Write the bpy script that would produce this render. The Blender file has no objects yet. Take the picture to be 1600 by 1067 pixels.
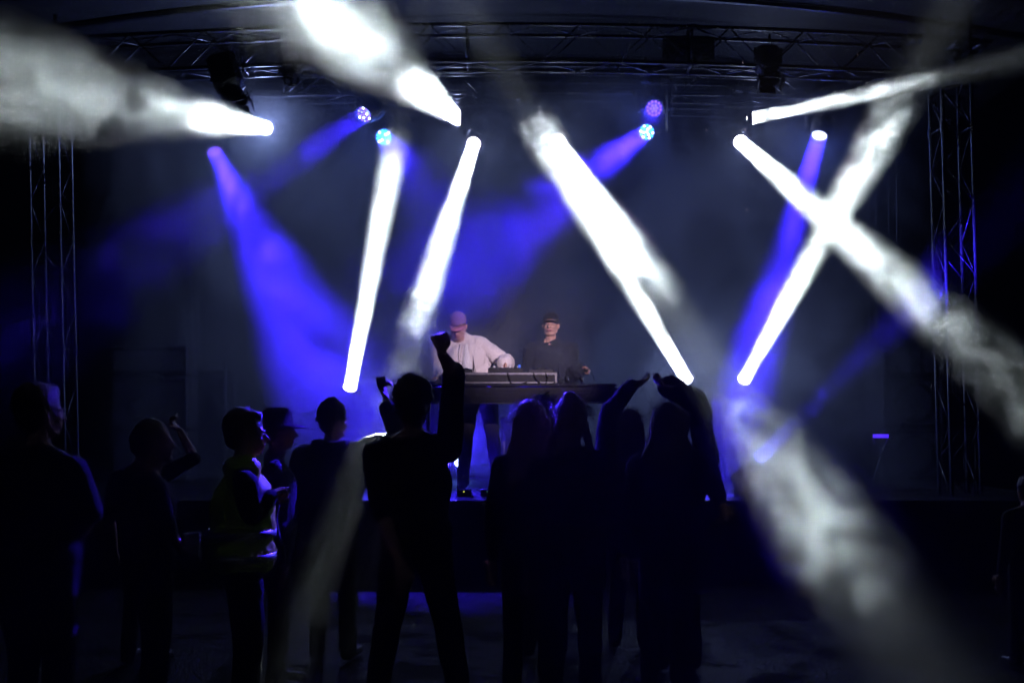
import bpy, math, random
from mathutils import Vector, Matrix, noise, Quaternion
R = math.radians
sc = bpy.context.scene; COL = sc.collection
# ------------------------------------------------------------------ camera, world, exposure
W = bpy.data.worlds.new("World"); sc.world = W; W.use_nodes = True
wn = W.node_tree; bg = wn.nodes['Background']
sky = wn.nodes.new('ShaderNodeTexSky'); sky.sky_type = 'NISHITA'; sky.sun_disc = False
sky.sun_elevation = R(-8); sky.sun_rotation = R(200)
wn.links.new(sky.outputs[0], bg.inputs[0]); bg.inputs[1].default_value = 0.05
cam = bpy.data.objects.new('camera', bpy.data.cameras.new('camera')); COL.objects.link(cam); sc.camera = cam
CZ = 1.6
cam.location = (0, 0, CZ); cam.rotation_euler = (math.pi/2, 0, 0)
cam.data.lens = 35; cam.data.sensor_width = 36; cam.data.shift_y = .0666; cam.data.clip_end = 500; cam.data.clip_start = .05
vs = sc.view_settings; vs.view_transform = 'Standard'; vs.look = 'None'; vs.gamma = 1; vs.exposure = 0
cy = sc.cycles
cy.use_denoising = True; cy.volume_bounces = 0; cy.max_bounces = 5; cy.diffuse_bounces = 2; cy.glossy_bounces = 3
cy.volume_max_steps = 256; cy.use_adaptive_sampling = False; cy.sample_clamp_indirect = 3; cy.use_light_tree = True
try: cy.denoiser = 'OPENIMAGEDENOISE'; cy.denoising_input_passes = 'RGB'
except Exception: pass
F = 1600*35/36
def P(x, y, D): return Vector(((x-800)/F*D, D, CZ+(640-y)/F*D))   # a place at depth D, from a sighting
rnd = random.Random(7)

# ------------------------------------------------------------------ helpers
def tag(o, label=None, cat=None, group=None, kind=None):
    if label: o['label'] = label
    if cat: o['category'] = cat
    if group: o['group'] = group
    if kind: o['kind'] = kind
    return o
def empty(name, loc=(0, 0, 0), rz=0):
    o = bpy.data.objects.new(name, None); COL.objects.link(o); o.location = loc; o.rotation_euler = (0, 0, rz); o.empty_display_size = .1
    return o
_mats = {}
def mat(name, col, rough=.6, metal=0, bump=0, bscale=20, var=0, sheen=0, emit=None, es=0, alpha=1, spec=.5):
    if name in _mats: return _mats[name]
    m = bpy.data.materials.new(name); m.use_nodes = True; nt = m.node_tree; b = nt.nodes['Principled BSDF']
    b.inputs['Base Color'].default_value = (*col, 1); b.inputs['Roughness'].default_value = rough; b.inputs['Metallic'].default_value = metal
    b.inputs['Specular IOR Level'].default_value = spec
    if sheen: b.inputs['Sheen Weight'].default_value = sheen
    if emit: b.inputs['Emission Color'].default_value = (*emit, 1); b.inputs['Emission Strength'].default_value = es
    if bump or var:
        tc = nt.nodes.new('ShaderNodeTexCoord'); n = nt.nodes.new('ShaderNodeTexNoise'); n.inputs['Scale'].default_value = bscale; n.inputs['Detail'].default_value = 5
        nt.links.new(tc.outputs['Object'], n.inputs['Vector'])
        if bump:
            bp = nt.nodes.new('ShaderNodeBump'); bp.inputs['Strength'].default_value = bump; bp.inputs['Distance'].default_value = .02
            nt.links.new(n.outputs[0], bp.inputs['Height']); nt.links.new(bp.outputs[0], b.inputs['Normal'])
        if var:
            mx = nt.nodes.new('ShaderNodeValToRGB'); e = mx.color_ramp.elements
            e[0].position = .35; e[1].position = .65
            e[0].color = (*[c*(1-var) for c in col], 1); e[1].color = (*[min(1, c*(1+var)) for c in col], 1)
            nt.links.new(n.outputs[0], mx.inputs[0]); nt.links.new(mx.outputs[0], b.inputs['Base Color'])
    _mats[name] = m
    return m
class MB:
    def __init__(s): s.v = []; s.f = []
    def add(s, vs, fs):
        k = len(s.v); s.v += [tuple(v) for v in vs]; s.f += [tuple(i+k for i in f) for f in fs]
    def box(s, a, b, M=None, bev=0):
        a = Vector(a); b = Vector(b); lo = Vector([min(p, q) for p, q in zip(a, b)]); hi = Vector([max(p, q) for p, q in zip(a, b)])
        if bev:   # chamfered vertical and horizontal edges
            c = min(bev, min(hi-lo)*.45); vs = []; 
            for z, ins in ((lo.z, c), (lo.z+c, 0), (hi.z-c, 0), (hi.z, c)):
                x0, x1, y0, y1 = lo.x+ins, hi.x-ins, lo.y+ins, hi.y-ins
                vs += [(x0+c, y0, z), (x1-c, y0, z), (x1, y0+c, z), (x1, y1-c, z), (x1-c, y1, z), (x0+c, y1, z), (x0, y1-c, z), (x0, y0+c, z)]
            fs = [tuple(range(7, -1, -1)), tuple(range(24, 32))]
            for r in range(3):
                for i in range(8): j = (i+1) % 8; fs.append((r*8+i, r*8+j, r*8+8+j, r*8+8+i))
        else:
            vs = [(x, y, z) for x in (lo.x, hi.x) for y in (lo.y, hi.y) for z in (lo.z, hi.z)]
            fs = [(0, 1, 3, 2), (4, 6, 7, 5), (0, 4, 5, 1), (2, 3, 7, 6), (0, 2, 6, 4), (1, 5, 7, 3)]
        if M is not None: vs = [M @ Vector(v) for v in vs]
        s.add(vs, fs); return s
    def lathe(s, A, d, prof, n=20, cap=True):          # prof: (along, radius)
        A = Vector(A); q = Vector(d).normalized().to_track_quat('Z', 'Y'); vs = []; fs = []
        for z, r in prof:
            for i in range(n):
                t = 2*math.pi*i/n; vs.append(A+q @ Vector((r*math.cos(t), r*math.sin(t), z)))
        for k in range(len(prof)-1):
            for i in range(n): j = (i+1) % n; fs.append((k*n+i, k*n+j, k*n+n+j, k*n+n+i))
        if cap: fs.append(tuple(range(n-1, -1, -1))); m = (len(prof)-1)*n; fs.append(tuple(range(m, m+n)))
        s.add(vs, fs); return s
    def tube(s, A, B, r, n=8, r2=None):
        A = Vector(A); B = Vector(B)
        return s.lathe(A, B-A, [(0, r), ((B-A).length, r if r2 is None else r2)], n)
    def path(s, pts, r, n=6):
        pts = [Vector(p) for p in pts]; vs = []; fs = []
        for k, p in enumerate(pts):
            d = (pts[min(k+1, len(pts)-1)]-pts[max(k-1, 0)]).normalized(); q = d.to_track_quat('Z', 'Y')
            rr = r[k] if isinstance(r, (list, tuple)) else r
            for i in range(n): t = 2*math.pi*i/n; vs.append(p+q @ Vector((rr*math.cos(t), rr*math.sin(t), 0)))
        for k in range(len(pts)-1):
            for i in range(n): j = (i+1) % n; fs.append((k*n+i, k*n+j, k*n+n+j, k*n+n+i))
        fs.append(tuple(range(n-1, -1, -1))); m = (len(pts)-1)*n; fs.append(tuple(range(m, m+n)))
        s.add(vs, fs); return s
    def cap(s, A, B, ra, rb=None, n=14, k=5):           # tapered capsule
        A = Vector(A); B = Vector(B); rb = ra if rb is None else rb; L = max((B-A).length, 1e-4)
        pr = [(-ra*math.cos(t*math.pi/2/k), max(ra*math.sin(t*math.pi/2/k), 1e-4)) for t in range(k+1)]
        pr += [(L+rb*math.sin(t*math.pi/2/k), max(rb*math.cos(t*math.pi/2/k), 1e-4)) for t in range(k+1)]
        d = (B-A) if (B-A).length > 1e-4 else Vector((0, 0, 1))
        return s.lathe(A, d, pr, n)
    def ell(s, c, r, M=None, n=18, k=12):
        c = Vector(c); vs = []; fs = []
        for a in range(k+1):
            ph = math.pi*(a+.02)/(k+.04)
            for i in range(n):
                t = 2*math.pi*i/n
                v = Vector((r[0]*math.sin(ph)*math.cos(t), r[1]*math.sin(ph)*math.sin(t), -r[2]*math.cos(ph)))
                if M is not None: v = M @ v
                vs.append(c+v)
        for a in range(k):
            for i in range(n): j = (i+1) % n; fs.append((a*n+i, a*n+j, a*n+n+j, a*n+n+i))
        fs.append(tuple(range(n-1, -1, -1))); fs.append(tuple(range(k*n, k*n+n)))
        s.add(vs, fs); return s
    def xform(s, M): s.v = [tuple(M @ Vector(v)) for v in s.v]; return s
    def build(s, name, m, parent=None, smooth=False, loc=None):
        me = bpy.data.meshes.new(name); me.from_pydata(s.v, [], s.f); me.materials.append(m); me.update()
        if smooth: me.polygons.foreach_set('use_smooth', [True]*len(me.polygons))
        o = bpy.data.objects.new(name, me); COL.objects.link(o)
        if parent: o.parent = parent
        if loc is not None: o.location = loc
        return o
    def solid(s, name, m, parent=None, voxel=.01, smooth=2, wr=0, wscale=8, wz=1.0, extra=None):   # fuse into one skin
        me = bpy.data.meshes.new(name+'_src'); me.from_pydata(s.v, [], s.f); me.update()
        t = bpy.data.objects.new(name+'_src', me); COL.objects.link(t)
        a = t.modifiers.new('r', 'REMESH'); a.mode = 'VOXEL'; a.voxel_size = voxel; a.use_smooth_shade = True
        if smooth: b = t.modifiers.new('s', 'SMOOTH'); b.factor = .5; b.iterations = smooth
        dg = bpy.context.evaluated_depsgraph_get(); dg.update()
        nm = bpy.data.meshes.new_from_object(t.evaluated_get(dg), depsgraph=dg); nm.name = name
        bpy.data.objects.remove(t); bpy.data.meshes.remove(me)
        if wr:
            nrm = [v.normal.copy() for v in nm.vertices]
            for v, n in zip(nm.vertices, nrm):
                p = Vector((v.co.x*wscale, v.co.y*wscale, v.co.z*wscale*wz))
                h = noise.fractal(p+Vector((3.1, 7.7, wr*900)), 1.0, 2.0, 3)
                v.co += n*(h*wr+(wr*.45 if wr > .018 else 0))
        if extra:
            import bmesh
            bm = bmesh.new(); bm.from_mesh(nm)
            me2 = bpy.data.meshes.new('x'); me2.from_pydata(extra.v, [], extra.f); bm.from_mesh(me2); bm.to_mesh(nm); bm.free(); bpy.data.meshes.remove(me2)
        nm.polygons.foreach_set('use_smooth', [True]*len(nm.polygons))
        nm.materials.clear(); nm.materials.append(m); nm.update()
        o = bpy.data.objects.new(name, nm); COL.objects.link(o)
        if parent: o.parent = parent
        return o

black = mat('black_plastic', (.01, .01, .012), .55, bump=.1, bscale=60, spec=.25)
blackmet = mat('black_metal', (.02, .02, .022), .35, .6, bump=.05)
alu = mat('aluminium', (.06, .062, .07), .36, .85, bump=.08, bscale=30, var=.3)
rubber = mat('rubber', (.01, .01, .01), .7)
cloth_bk = mat('black_cloth', (.005, .005, .006), .95, bump=.3, bscale=120, spec=.1)
edge = mat('case_edge', (.14, .14, .16), .45, .5, var=.2)
glass = mat('front_glass', (.02, .02, .025), .08)

# ------------------------------------------------------------------ setting
def ground():
    n = 90; vs_ = []; fs = []
    for j in range(n+1):
        for i in range(n+1):
            u = i/n*2-1; v = j/n
            x = u*abs(u)*60; y = -6+v*v*90
            z = 0 if y > 9.3 or abs(x) > 8 else .012*noise.noise(Vector((x*1.3, y*1.3, 0)))
            vs_.append((x, y, z-.012))
    for j in range(n):
        for i in range(n): a = j*(n+1)+i; fs.append((a, a+1, a+n+2, a+n+1))
    m = bpy.data.materials.new('wet_gravel'); m.use_nodes = True; nt = m.node_tree; b = nt.nodes['Principled BSDF']; N = nt.nodes.new; K = nt.links.new
    tc = N('ShaderNodeTexCoord'); vo = N('ShaderNodeTexVoronoi'); vo.inputs['Scale'].default_value = 45; K(tc.outputs['Object'], vo.inputs['Vector'])
    no = N('ShaderNodeTexNoise'); no.inputs['Scale'].default_value = 2.2; no.inputs['Detail'].default_value = 6; K(tc.outputs['Object'], no.inputs['Vector'])
    cr = N('ShaderNodeValToRGB'); cr.color_ramp.elements[0].color = (.001, .001, .001, 1); cr.color_ramp.elements[1].color = (.006, .0057, .0054, 1); K(vo.outputs['Color'], cr.inputs[0]); K(cr.outputs[0], b.inputs['Base Color'])
    rr = N('ShaderNodeMapRange'); rr.inputs['From Min'].default_value = .4; rr.inputs['From Max'].default_value = .6; rr.inputs['To Min'].default_value = .3; rr.inputs['To Max'].default_value = .85
    K(no.outputs[0], rr.inputs[0]); K(rr.outputs[0], b.inputs['Roughness'])
    bp = N('ShaderNodeBump'); bp.inputs['Strength'].default_value = .8; bp.inputs['Distance'].default_value = .02; K(vo.outputs['Distance'], bp.inputs['Height']); K(bp.outputs[0], b.inputs['Normal']); b.inputs['Specular IOR Level'].default_value = .06
    q = MB(); q.v = vs_; q.f = fs; tag(q.build('ground', m), kind='structure')
ground()

SZ = .75      # stage deck height
st = empty('stage', (0, 9.3, 0)); tag(st, 'low black concert stage with a thin metal front edge and dark skirt', 'stage')
deckm = mat('stage_deck', (.008, .008, .009), .7, bump=.2, bscale=40, var=.3, spec=.1)
MB().box((-5.3, 0, SZ-.08), (5.3, 6.2, SZ)).build('deck', deckm, st)
MB().box((-5.3, -.03, SZ-.07), (5.3, -.002, SZ+.006)).build('edge_trim', alu, st)
sk = MB(); n = 260; v_ = []; f_ = []
for i in range(n+1):
    x = -5.28+10.56*i/n; y = .02+.018*math.sin(i*.75)+.01*math.sin(i*2.3)
    v_ += [(x, y, .01), (x, y*.5+.01, SZ-.085)]
for i in range(n): f_.append((2*i, 2*i+2, 2*i+3, 2*i+1))
sk.add(v_, f_); o = sk.build('front_skirt', cloth_bk, st, True); md = o.modifiers.new('t', 'SOLIDIFY'); md.thickness = .004

bd = MB(); v_ = []; f_ = []; n = 420
for i in range(n+1):
    x = -6+12*i/n; y = 15.3+.07*math.sin(i*.5)+.03*math.sin(i*1.37+1)
    v_ += [(x, y, SZ), (x, y, 6.3)]
for i in range(n): f_.append((2*i, 2*i+2, 2*i+3, 2*i+1))
bd.add(v_, f_); o = bd.build('backdrop_curtain', cloth_bk, None, True); o.modifiers.new('t', 'SOLIDIFY').thickness = .006
tag(o, 'tall pleated black curtain hung across the back of the stage', 'curtain')

# roof canopy: shallow barrel of dark fabric on purlins
rf = empty('stage_roof', (0, 9.4, 5.5)); tag(rf, 'dark curved fabric canopy roofing the whole stage', 'roof')
v_ = []; f_ = []; nx, ny = 40, 14
def roofz(x): return .62-.016*x*x
for j in range(ny+1):
    for i in range(nx+1):
        x = -6+12*i/nx; y = 6.4*j/ny; sag = -.05*math.sin(math.pi*(j*3 % ny)/ny)
        v_.append((x, y, roofz(x)+sag))
for j in range(ny):
    for i in range(nx): a = j*(nx+1)+i; f_.append((a, a+1, a+nx+2, a+nx+1))
q = MB(); q.v = v_; q.f = f_
o = q.build('canopy', mat('canopy_fabric', (.007, .008, .012), .75, bump=.2, bscale=6), rf, True); o.modifiers.new('t', 'SOLIDIFY').thickness = .01
q = MB()
for j in range(nx): 
    x0 = -6+12*j/nx; x1 = -6+12*(j+1)/nx
    q.add([(x0, -.03, roofz(x0)-.28), (x1, -.03, roofz(x1)-.28), (x1, -.03, roofz(x1)+.02), (x0, -.03, roofz(x0)+.02), (x0, .0, roofz(x0)-.28), (x1, .0, roofz(x1)-.28), (x1, .0, roofz(x1)+.02), (x0, .0, roofz(x0)+.02)], [(0, 1, 2, 3), (7, 6, 5, 4), (0, 4, 5, 1), (3, 2, 6, 7)])
q.build('front_valance', _mats['canopy_fabric'], rf)
for yy in (1.2, 3.2, 5.2):
    MB().path([(x, yy, roofz(x)-.09) for x in [-6+.5*i for i in range(25)]], .03, 8).build('purlin', alu, rf)

# ------------------------------------------------------------------ trusses
def truss(name, A, B, w, label, cat, side=Vector((0, 1, 0)), arch=0, seg=.36, group=None, tr=.02, h=None):
    A = Vector(A); B = Vector(B); d = (B-A); L = d.length; d.normalize()
    s = (side - d*side.dot(d)).normalized(); u = d.cross(s).normalized()
    h = h or w
    root = empty(name, A); tag(root, label, cat, group)
    n = max(2, int(L/seg))
    def pt(t, a, b):
        p = A+d*(L*t)+s*(a*w/2)+u*(b*h/2)
        if arch: p += Vector((0, 0, arch*(1-(2*t-1)**2)))
        return p-A
    for a in (-1, 1):
        for b in (-1, 1):
            MB().path([pt(k/n, a, b) for k in range(n+1)], tr, 10).build('chord', alu, root, True)
    q = MB()
    for (a0, b0, a1, b1) in ((-1, -1, -1, 1), (1, -1, 1, 1), (-1, -1, 1, -1), (-1, 1, 1, 1)):
        for k in range(n):
            if k % 2 == 0: q.tube(pt(k/n, a0, b0), pt((k+1)/n, a1, b1), .009, 6)
            else: q.tube(pt(k/n, a1, b1), pt((k+1)/n, a0, b0), .007, 6)
    for k in range(0, n+1, 6):
        for (a0, b0, a1, b1) in ((-1, -1, -1, 1), (1, -1, 1, 1), (-1, -1, 1, -1), (-1, 1, 1, 1)): q.tube(pt(k/n, a0, b0), pt(k/n, a1, b1), .012, 6)
    q.build('lattice', alu, root, True)
    for k in range(6, n, 6):
        for a in (-1, 1):
            for b in (-1, 1):
                c = pt(k/n, a, b); MB().tube(c-d*.05, c+d*.05, tr*1.35, 10).build('coupler', blackmet, root)
    return root
up = Vector((0, 0, 1))
def tower(px0, px1, D, ztop, zbot, label):
    a = P(px0, 640, D); a.z = zbot; b = P(px1, 640, D); b.z = ztop
    t = truss('truss_tower', a, b, .29, label, 'truss', group='truss towers holding up the stage roof')
    MB().box((-.28, -.28, 0), (.28, .28, .02)).build('base_plate', blackmet, t)
    return t
tower(92, 74, 10, 5.5, 0, 'aluminium lattice tower at the left front of the stage')
tower(1503, 1482, 10, 5.5, 0, 'aluminium lattice tower at the right front, lit blue above the crossing beam')
tower(292, 284, 14, 5.7, SZ, 'dim aluminium lattice tower at the left rear of the stage')
tower(1382, 1378, 14, 5.7, SZ, 'dim aluminium lattice tower at the right rear beside the loudspeakers')
truss('roof_truss', (-4.9, 10, 5.06), (4.75, 10, 5.06), .3, 'topmost arched truss spanning the stage front above the lamps', 'truss', arch=.17, h=.36)
truss('lighting_truss', (-4.75, 11.3, 5.17), (4.75, 11.3, 5.17), .29, 'lower arched truss that carries the row of moving lights', 'truss', arch=.13, h=.3)
truss('rear_truss', (-4.75, 12.6, 5.42), (4.75, 12.6, 5.42), .29, 'rearmost horizontal truss, faint in the haze under the canopy', 'truss', arch=.12, h=.3)
for s_, w_ in ((-1, 'left'), (1, 'right')):
    truss('side_truss', (s_*4.72, 10.2, 5.25), (s_*4.72, 14.2, 5.45), .26, 'short %s side truss running from front tower to rear tower' % w_, 'truss', side=Vector((1, 0, 0)))

# ------------------------------------------------------------------ smoke and beams
def smoke_mat(name, L, prof, scale, dens, seed, contrast=1.0, step=.22, stretch=.5, floor=.012, cone=None):
    m = bpy.data.materials.new(name); m.use_nodes = True; nt = m.node_tree; nt.nodes.clear(); N = nt.nodes.new; K = nt.links.new
    def M(op, a, b, c=None):
        q = N('ShaderNodeMath'); q.operation = op
        for i, v in enumerate((a, b, c)):
            if v is None: continue
            if isinstance(v, (int, float)): q.inputs[i].default_value = v
            else: K(v, q.inputs[i])
        return q.outputs[0]
    out = N('ShaderNodeOutputMaterial'); pv = N('ShaderNodeVolumePrincipled'); K(pv.outputs[0], out.inputs['Volume'])
    pv.inputs['Color'].default_value = (.92, .95, 1, 1); pv.inputs['Anisotropy'].default_value = .0
    tc = N('ShaderNodeTexCoord'); sx = N('ShaderNodeSeparateXYZ'); K(tc.outputs['Object'], sx.inputs[0])
    cr = N('ShaderNodeValToRGB'); K(M('DIVIDE', sx.outputs['Z'], L), cr.inputs[0]); e = cr.color_ramp.elements
    while len(e) > 1: e.remove(e[-1])
    for i, (p, v) in enumerate(prof):
        q = e[0] if i == 0 else e.new(p); q.position = p; q.color = (v, v, v, 1)
    no = N('ShaderNodeTexNoise'); no.inputs['Scale'].default_value = scale; no.inputs['Detail'].default_value = 5; no.inputs['Roughness'].default_value = .55; no.inputs['Distortion'].default_value = 1.6
    mp = N('ShaderNodeMapping'); mp.inputs['Location'].default_value = (seed*3.3, seed*1.7, seed); mp.inputs['Scale'].default_value = (1, 1, stretch); K(tc.outputs['Object'], mp.inputs[0]); K(mp.outputs[0], no.inputs[0])
    # ramp holds how thick the smoke is; noise eats holes into it where it is thin
    nz = M('MULTIPLY_ADD', no.outputs[0], 8*contrast, -4*contrast)
    g = M('MULTIPLY_ADD', cr.outputs[0], 2.0, -.75)
    c = N('ShaderNodeClamp'); K(M('ADD', nz, g), c.inputs[0]); c.inputs[1].default_value = 0; c.inputs[2].default_value = 3
    den = M('MULTIPLY', M('ADD', M('MULTIPLY', c.outputs[0], cr.outputs[0]), floor), dens)
    if cone:      # the smoke thins out toward the rim of the plume
        r0_, k_, soft = cone
        rho = M('SQRT', M('ADD', M('MULTIPLY', sx.outputs['X'], sx.outputs['X']), M('MULTIPLY', sx.outputs['Y'], sx.outputs['Y'])), None)
        q = N('ShaderNodeClamp'); K(M('MULTIPLY', M('SUBTRACT', 1.0, M('DIVIDE', rho, M('MULTIPLY_ADD', sx.outputs['Z'], k_, r0_))), soft), q.inputs[0]); den = M('MULTIPLY', den, q.outputs[0])
    K(den, pv.inputs['Density'])
    m.cycles.volume_step_rate = step
    return m
def lamp(kind, name, loc, d, parent, energy, col, **kw):
    l = bpy.data.lights.new(name, kind); l.energy = energy; l.color = col
    for k, v in kw.items(): setattr(l, k, v)
    o = bpy.data.objects.new(name, l); COL.objects.link(o); o.location = loc; o.parent = parent
    o.rotation_mode = 'QUATERNION'; o.rotation_quaternion = Vector(d).to_track_quat('-Z', 'Y')
    return o
def plume(A, d, L, r0, r1, prof, label, scale=3, dens=.25, seed=0, contrast=1, step=.22, start=.02, stretch=.5, floor=.012, soft=5):
    n = 28; q = MB(); v_ = []
    ks = [(start, r0), (L, r1)]
    for z, r in ks:
        for i in range(n): t = i/n*2*math.pi; v_.append((r*math.cos(t), r*math.sin(t), z))
    q.add(v_, [(i, (i+1) % n, n+(i+1) % n, n+i) for i in range(n)]+[tuple(range(n-1, -1, -1)), tuple(range(n, 2*n))])
    o = q.build('smoke', smoke_mat('smoke', L, prof, scale, dens, seed, contrast, step, stretch, floor, (r0, (r1-r0)/L, soft)))
    o.location = A; o.rotation_mode = 'QUATERNION'; o.rotation_quaternion = d.to_track_quat('Z', 'Y')
    return tag(o, label, 'smoke', 'smoke drifting through the beams', 'stuff')

def head_fixture(name, lens, d, label, group, hang, r, facemat, wash=False, cellcols=None):
    """moving head: base, yoke, head, front ring, lens / led cells"""
    d = d.normalized(); lens = Vector(lens); hl = .2 if wash else .3
    c = lens-d*hl*.75
    side = Vector((d.y, -d.x, 0)); side = side.normalized() if side.length > .15 else Vector((1, 0, 0))
    sgn = 1 if hang else -1
    root = empty(name, c+Vector((0, 0, sgn*.36))); tag(root, label, 'stage light', group)
    o0 = root.location; cc = c-o0; R1 = r*1.35
    fr = side.cross(Vector((0, 0, 1)))
    Mx = Matrix((side, fr, (0, 0, 1))).transposed()
    MB().box((-.17, -.11, -.055), (.17, .11, .055), Mx, .02).build('base', black, root)
    if hang:
        for s in (-.09, .09):
            q = MB(); p = side*s; q.box(Vector((s-.02, -.02, .055)), Vector((s+.02, .02, .12)), Mx); q.lathe(p+Vector((0, 0, .14))-fr*.025, fr, [(0, .034), (.05, .034)], 12)
            q.build('clamp', alu, root)
    q = MB(); yw = R1+.045
    for s in (-1, 1): q.box((s*yw-.022, -.055, cc.z*1.12 if hang else -.0), (s*yw+.022, .055, 0 if hang else cc.z*1.12), Mx, .012)
    q.box((-yw, -.06, -sgn*.055), (yw, .06, -sgn*.095), Mx, .012)
    q.build('yoke', black, root)
    q = MB(); b = lens-o0-d*hl*1.5
    q.lathe(b, d, [(0, R1*.55), (.02, R1*.8), (hl*.35, R1*.95), (hl*.8, R1), (hl*1.15, R1*.93), (hl*1.5-.012, r*1.14), (hl*1.5, r*1.08), (hl*1.5-.006, r*1.02)], 28, cap=False)
    q.lathe(b, d, [(0, .001), (.001, R1*.55)], 28, cap=False)
    for k in range(5): q.lathe(b+d*(.05+k*.022), d, [(0, R1*.93), (.004, R1*1.03), (.008, R1*.93)], 28, cap=False)
    q.build('head', black, root, True)
    q = MB(); q.lathe(lens-o0-d*.01, d, [(0, r*1.06), (.014, r*1.2), (.02, r*1.1), (.014, r*1.02)], 28, cap=False); q.build('front_ring', blackmet, root, True)
    if not wash:
        q = MB(); q.lathe(lens-o0-d*.008, d, [(0, r), (.004, r*.7), (.006, .001)], 32); q.build('lens', facemat, root, True)
    else:
        q = MB(); q.lathe(lens-o0-d*.02, d, [(0, r), (.004, r)], 32); plate_o = q.build('lens_plate', facemat, root)
        qd = d.to_track_quat('Z', 'Y'); cells = [(0, 0)]+[(.4, k*60) for k in range(6)]+[(.78, k*30+15) for k in range(12)]
        for i, (rr, a) in enumerate(cells):
            p = lens-o0-d*.012+qd @ Vector((rr*r*math.cos(R(a)), rr*r*math.sin(R(a)), 0))
            MB().lathe(p, d, [(0, r*.165), (.006, r*.13), (.009, .001)], 10).build('led_cell', cellcols[i % len(cellcols)], plate_o, True)
    return root

def emis(name, col, s): return mat(name, (.02, .02, .02), .3, emit=col, es=s)
lensW = emis('lens_white', (1, .97, .95), 14)
BEAMG = 'white beam moving heads'
PWB = 35
WH = (.9, .99, .97)
def beam(A, B, label, slabel, prof, r=.075, power=1, spread=3.3, hang=True, ext=1.0, seed=0, dens=.17, scale=4.5, col=WH, spill=10, grow=.042, contrast=1, stretch=.5, floor=.012):
    d = (B-A).normalized(); L = (B-A).length*ext
    root = head_fixture('moving_head_light', A, d, label, BEAMG, hang, r, lensW)
    lamp('AREA', 'beam_lamp', A+d*.012-root.location, d, root, PWB*power, col, shape='DISK', size=2*r, spread=R(spread))
    lamp('POINT', 'lens_glow', A+d*.07-root.location, d, root, spill*.95, (.34, .45, 1), shadow_soft_size=.03)
    plume(A, d, L, r*1.22, r*1.22+L*math.tan(R(spread/2))*1.12, prof, slabel, scale, dens, seed, contrast, stretch=stretch, floor=floor)
beam(P(740, 225, 11), P(510, 950, 5), 'upper beam light left of centre shining down over the raised fist', 'white smoke in the beam falling from above toward the raised fist',
     [(0, 1), (.42, .9), (.52, .7), (.58, .48), (.62, 0), (.74, .0), (.82, .16), (.93, .15), (1, 0)], seed=1, ext=1.02, spread=3)
beam(P(872, 222, 11), P(1395, 985, 3), 'overhead beam light right of centre with its long beam slanting to lower right', 'long billowing smoke in the beam slanting down to the lower right corner',
     [(0, 1), (.5, .9), (.58, .62), (.635, .42), (.67, .04), (.78, .1), (.83, .48), (.91, .58), (.96, .46), (.985, .0)], seed=2, scale=5, ext=1.0, power=1.5, spread=2.2)
beam(P(1157, 222, 11), P(1606, 620, 4.6), 'overhead beam light at right whose beam crosses the rising one', 'smoke in the beam falling across the right tower',
     [(0, 1), (.55, .9), (.72, .72), (.8, .5), (.9, .34), (1, .28)], seed=3, ext=1.05, power=.75, spread=2.6)
beam(P(715, 185, 12.1), P(452, -30, 3), 'overhead beam light aimed up toward the viewer at the upper left', 'thick bright smoke cloud in the beam above the viewer, upper left',
     [(0, 1), (.52, .85), (.58, .4), (.7, .42), (.77, .66), (.87, .66), (.95, .42), (1, .36)], seed=4, scale=4.5, ext=1.08, r=.085, spill=20, spread=2.3, power=1.2, grow=.06)
beam(P(415, 200, 11), P(-20, 125, 3.4), 'leftmost overhead beam light, aimed out over the crowd', 'smoke in the beam passing out of the left edge',
     [(0, 1), (.48, 1), (.54, .44), (.72, .42), (.86, .46), (1, .42)], seed=5, scale=4, spill=60)
beam(P(1175, 185, 12.1), P(1600, 88, 8.2), 'overhead beam light at right aimed outward to the upper right', 'curling smoke in the short beam toward the right tower',
     [(0, 1), (.3, .95), (.5, .7), (.62, .5), (.68, .05), (1, .03)], seed=6, scale=5, ext=1.15, power=.5)
beam(P(547, 605, 12), P(622, 200, 9.6), 'floor beam light at left standing on a black plinth', 'solid white smoke in the beam rising at left of centre',
     [(0, 1), (.85, .95), (.93, .6), (.97, .4), (1, .0)], r=.082, hang=False, seed=7, spill=14, spread=3.8, power=1.2)
beam(P(1073, 593, 12), P(828, 178, 9), 'floor beam light at centre right, its beam rising to the left', 'smoke in the beam rising leftward behind the falling one',
     [(0, .85), (.25, .68), (.4, .62), (.55, .75), (.88, .85), (.96, .7), (.985, .42), (1, .0)], r=.078, hang=False, seed=8, scale=5, power=1.9, spill=26, spread=4.8, grow=.055)
beam(P(1163, 592, 12), P(1412, 145, 8), 'floor beam light at right, its beam rising to the right', 'mottled smoke in the beam rising to the right and crossing another',
     [(0, .8), (.25, .64), (.55, .62), (.72, .78), (.88, .78), (.95, .55), (.98, .4), (1, .0)], r=.078, hang=False, seed=9, scale=5, power=1.6, spill=26, spread=4.5, grow=.055)

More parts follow.
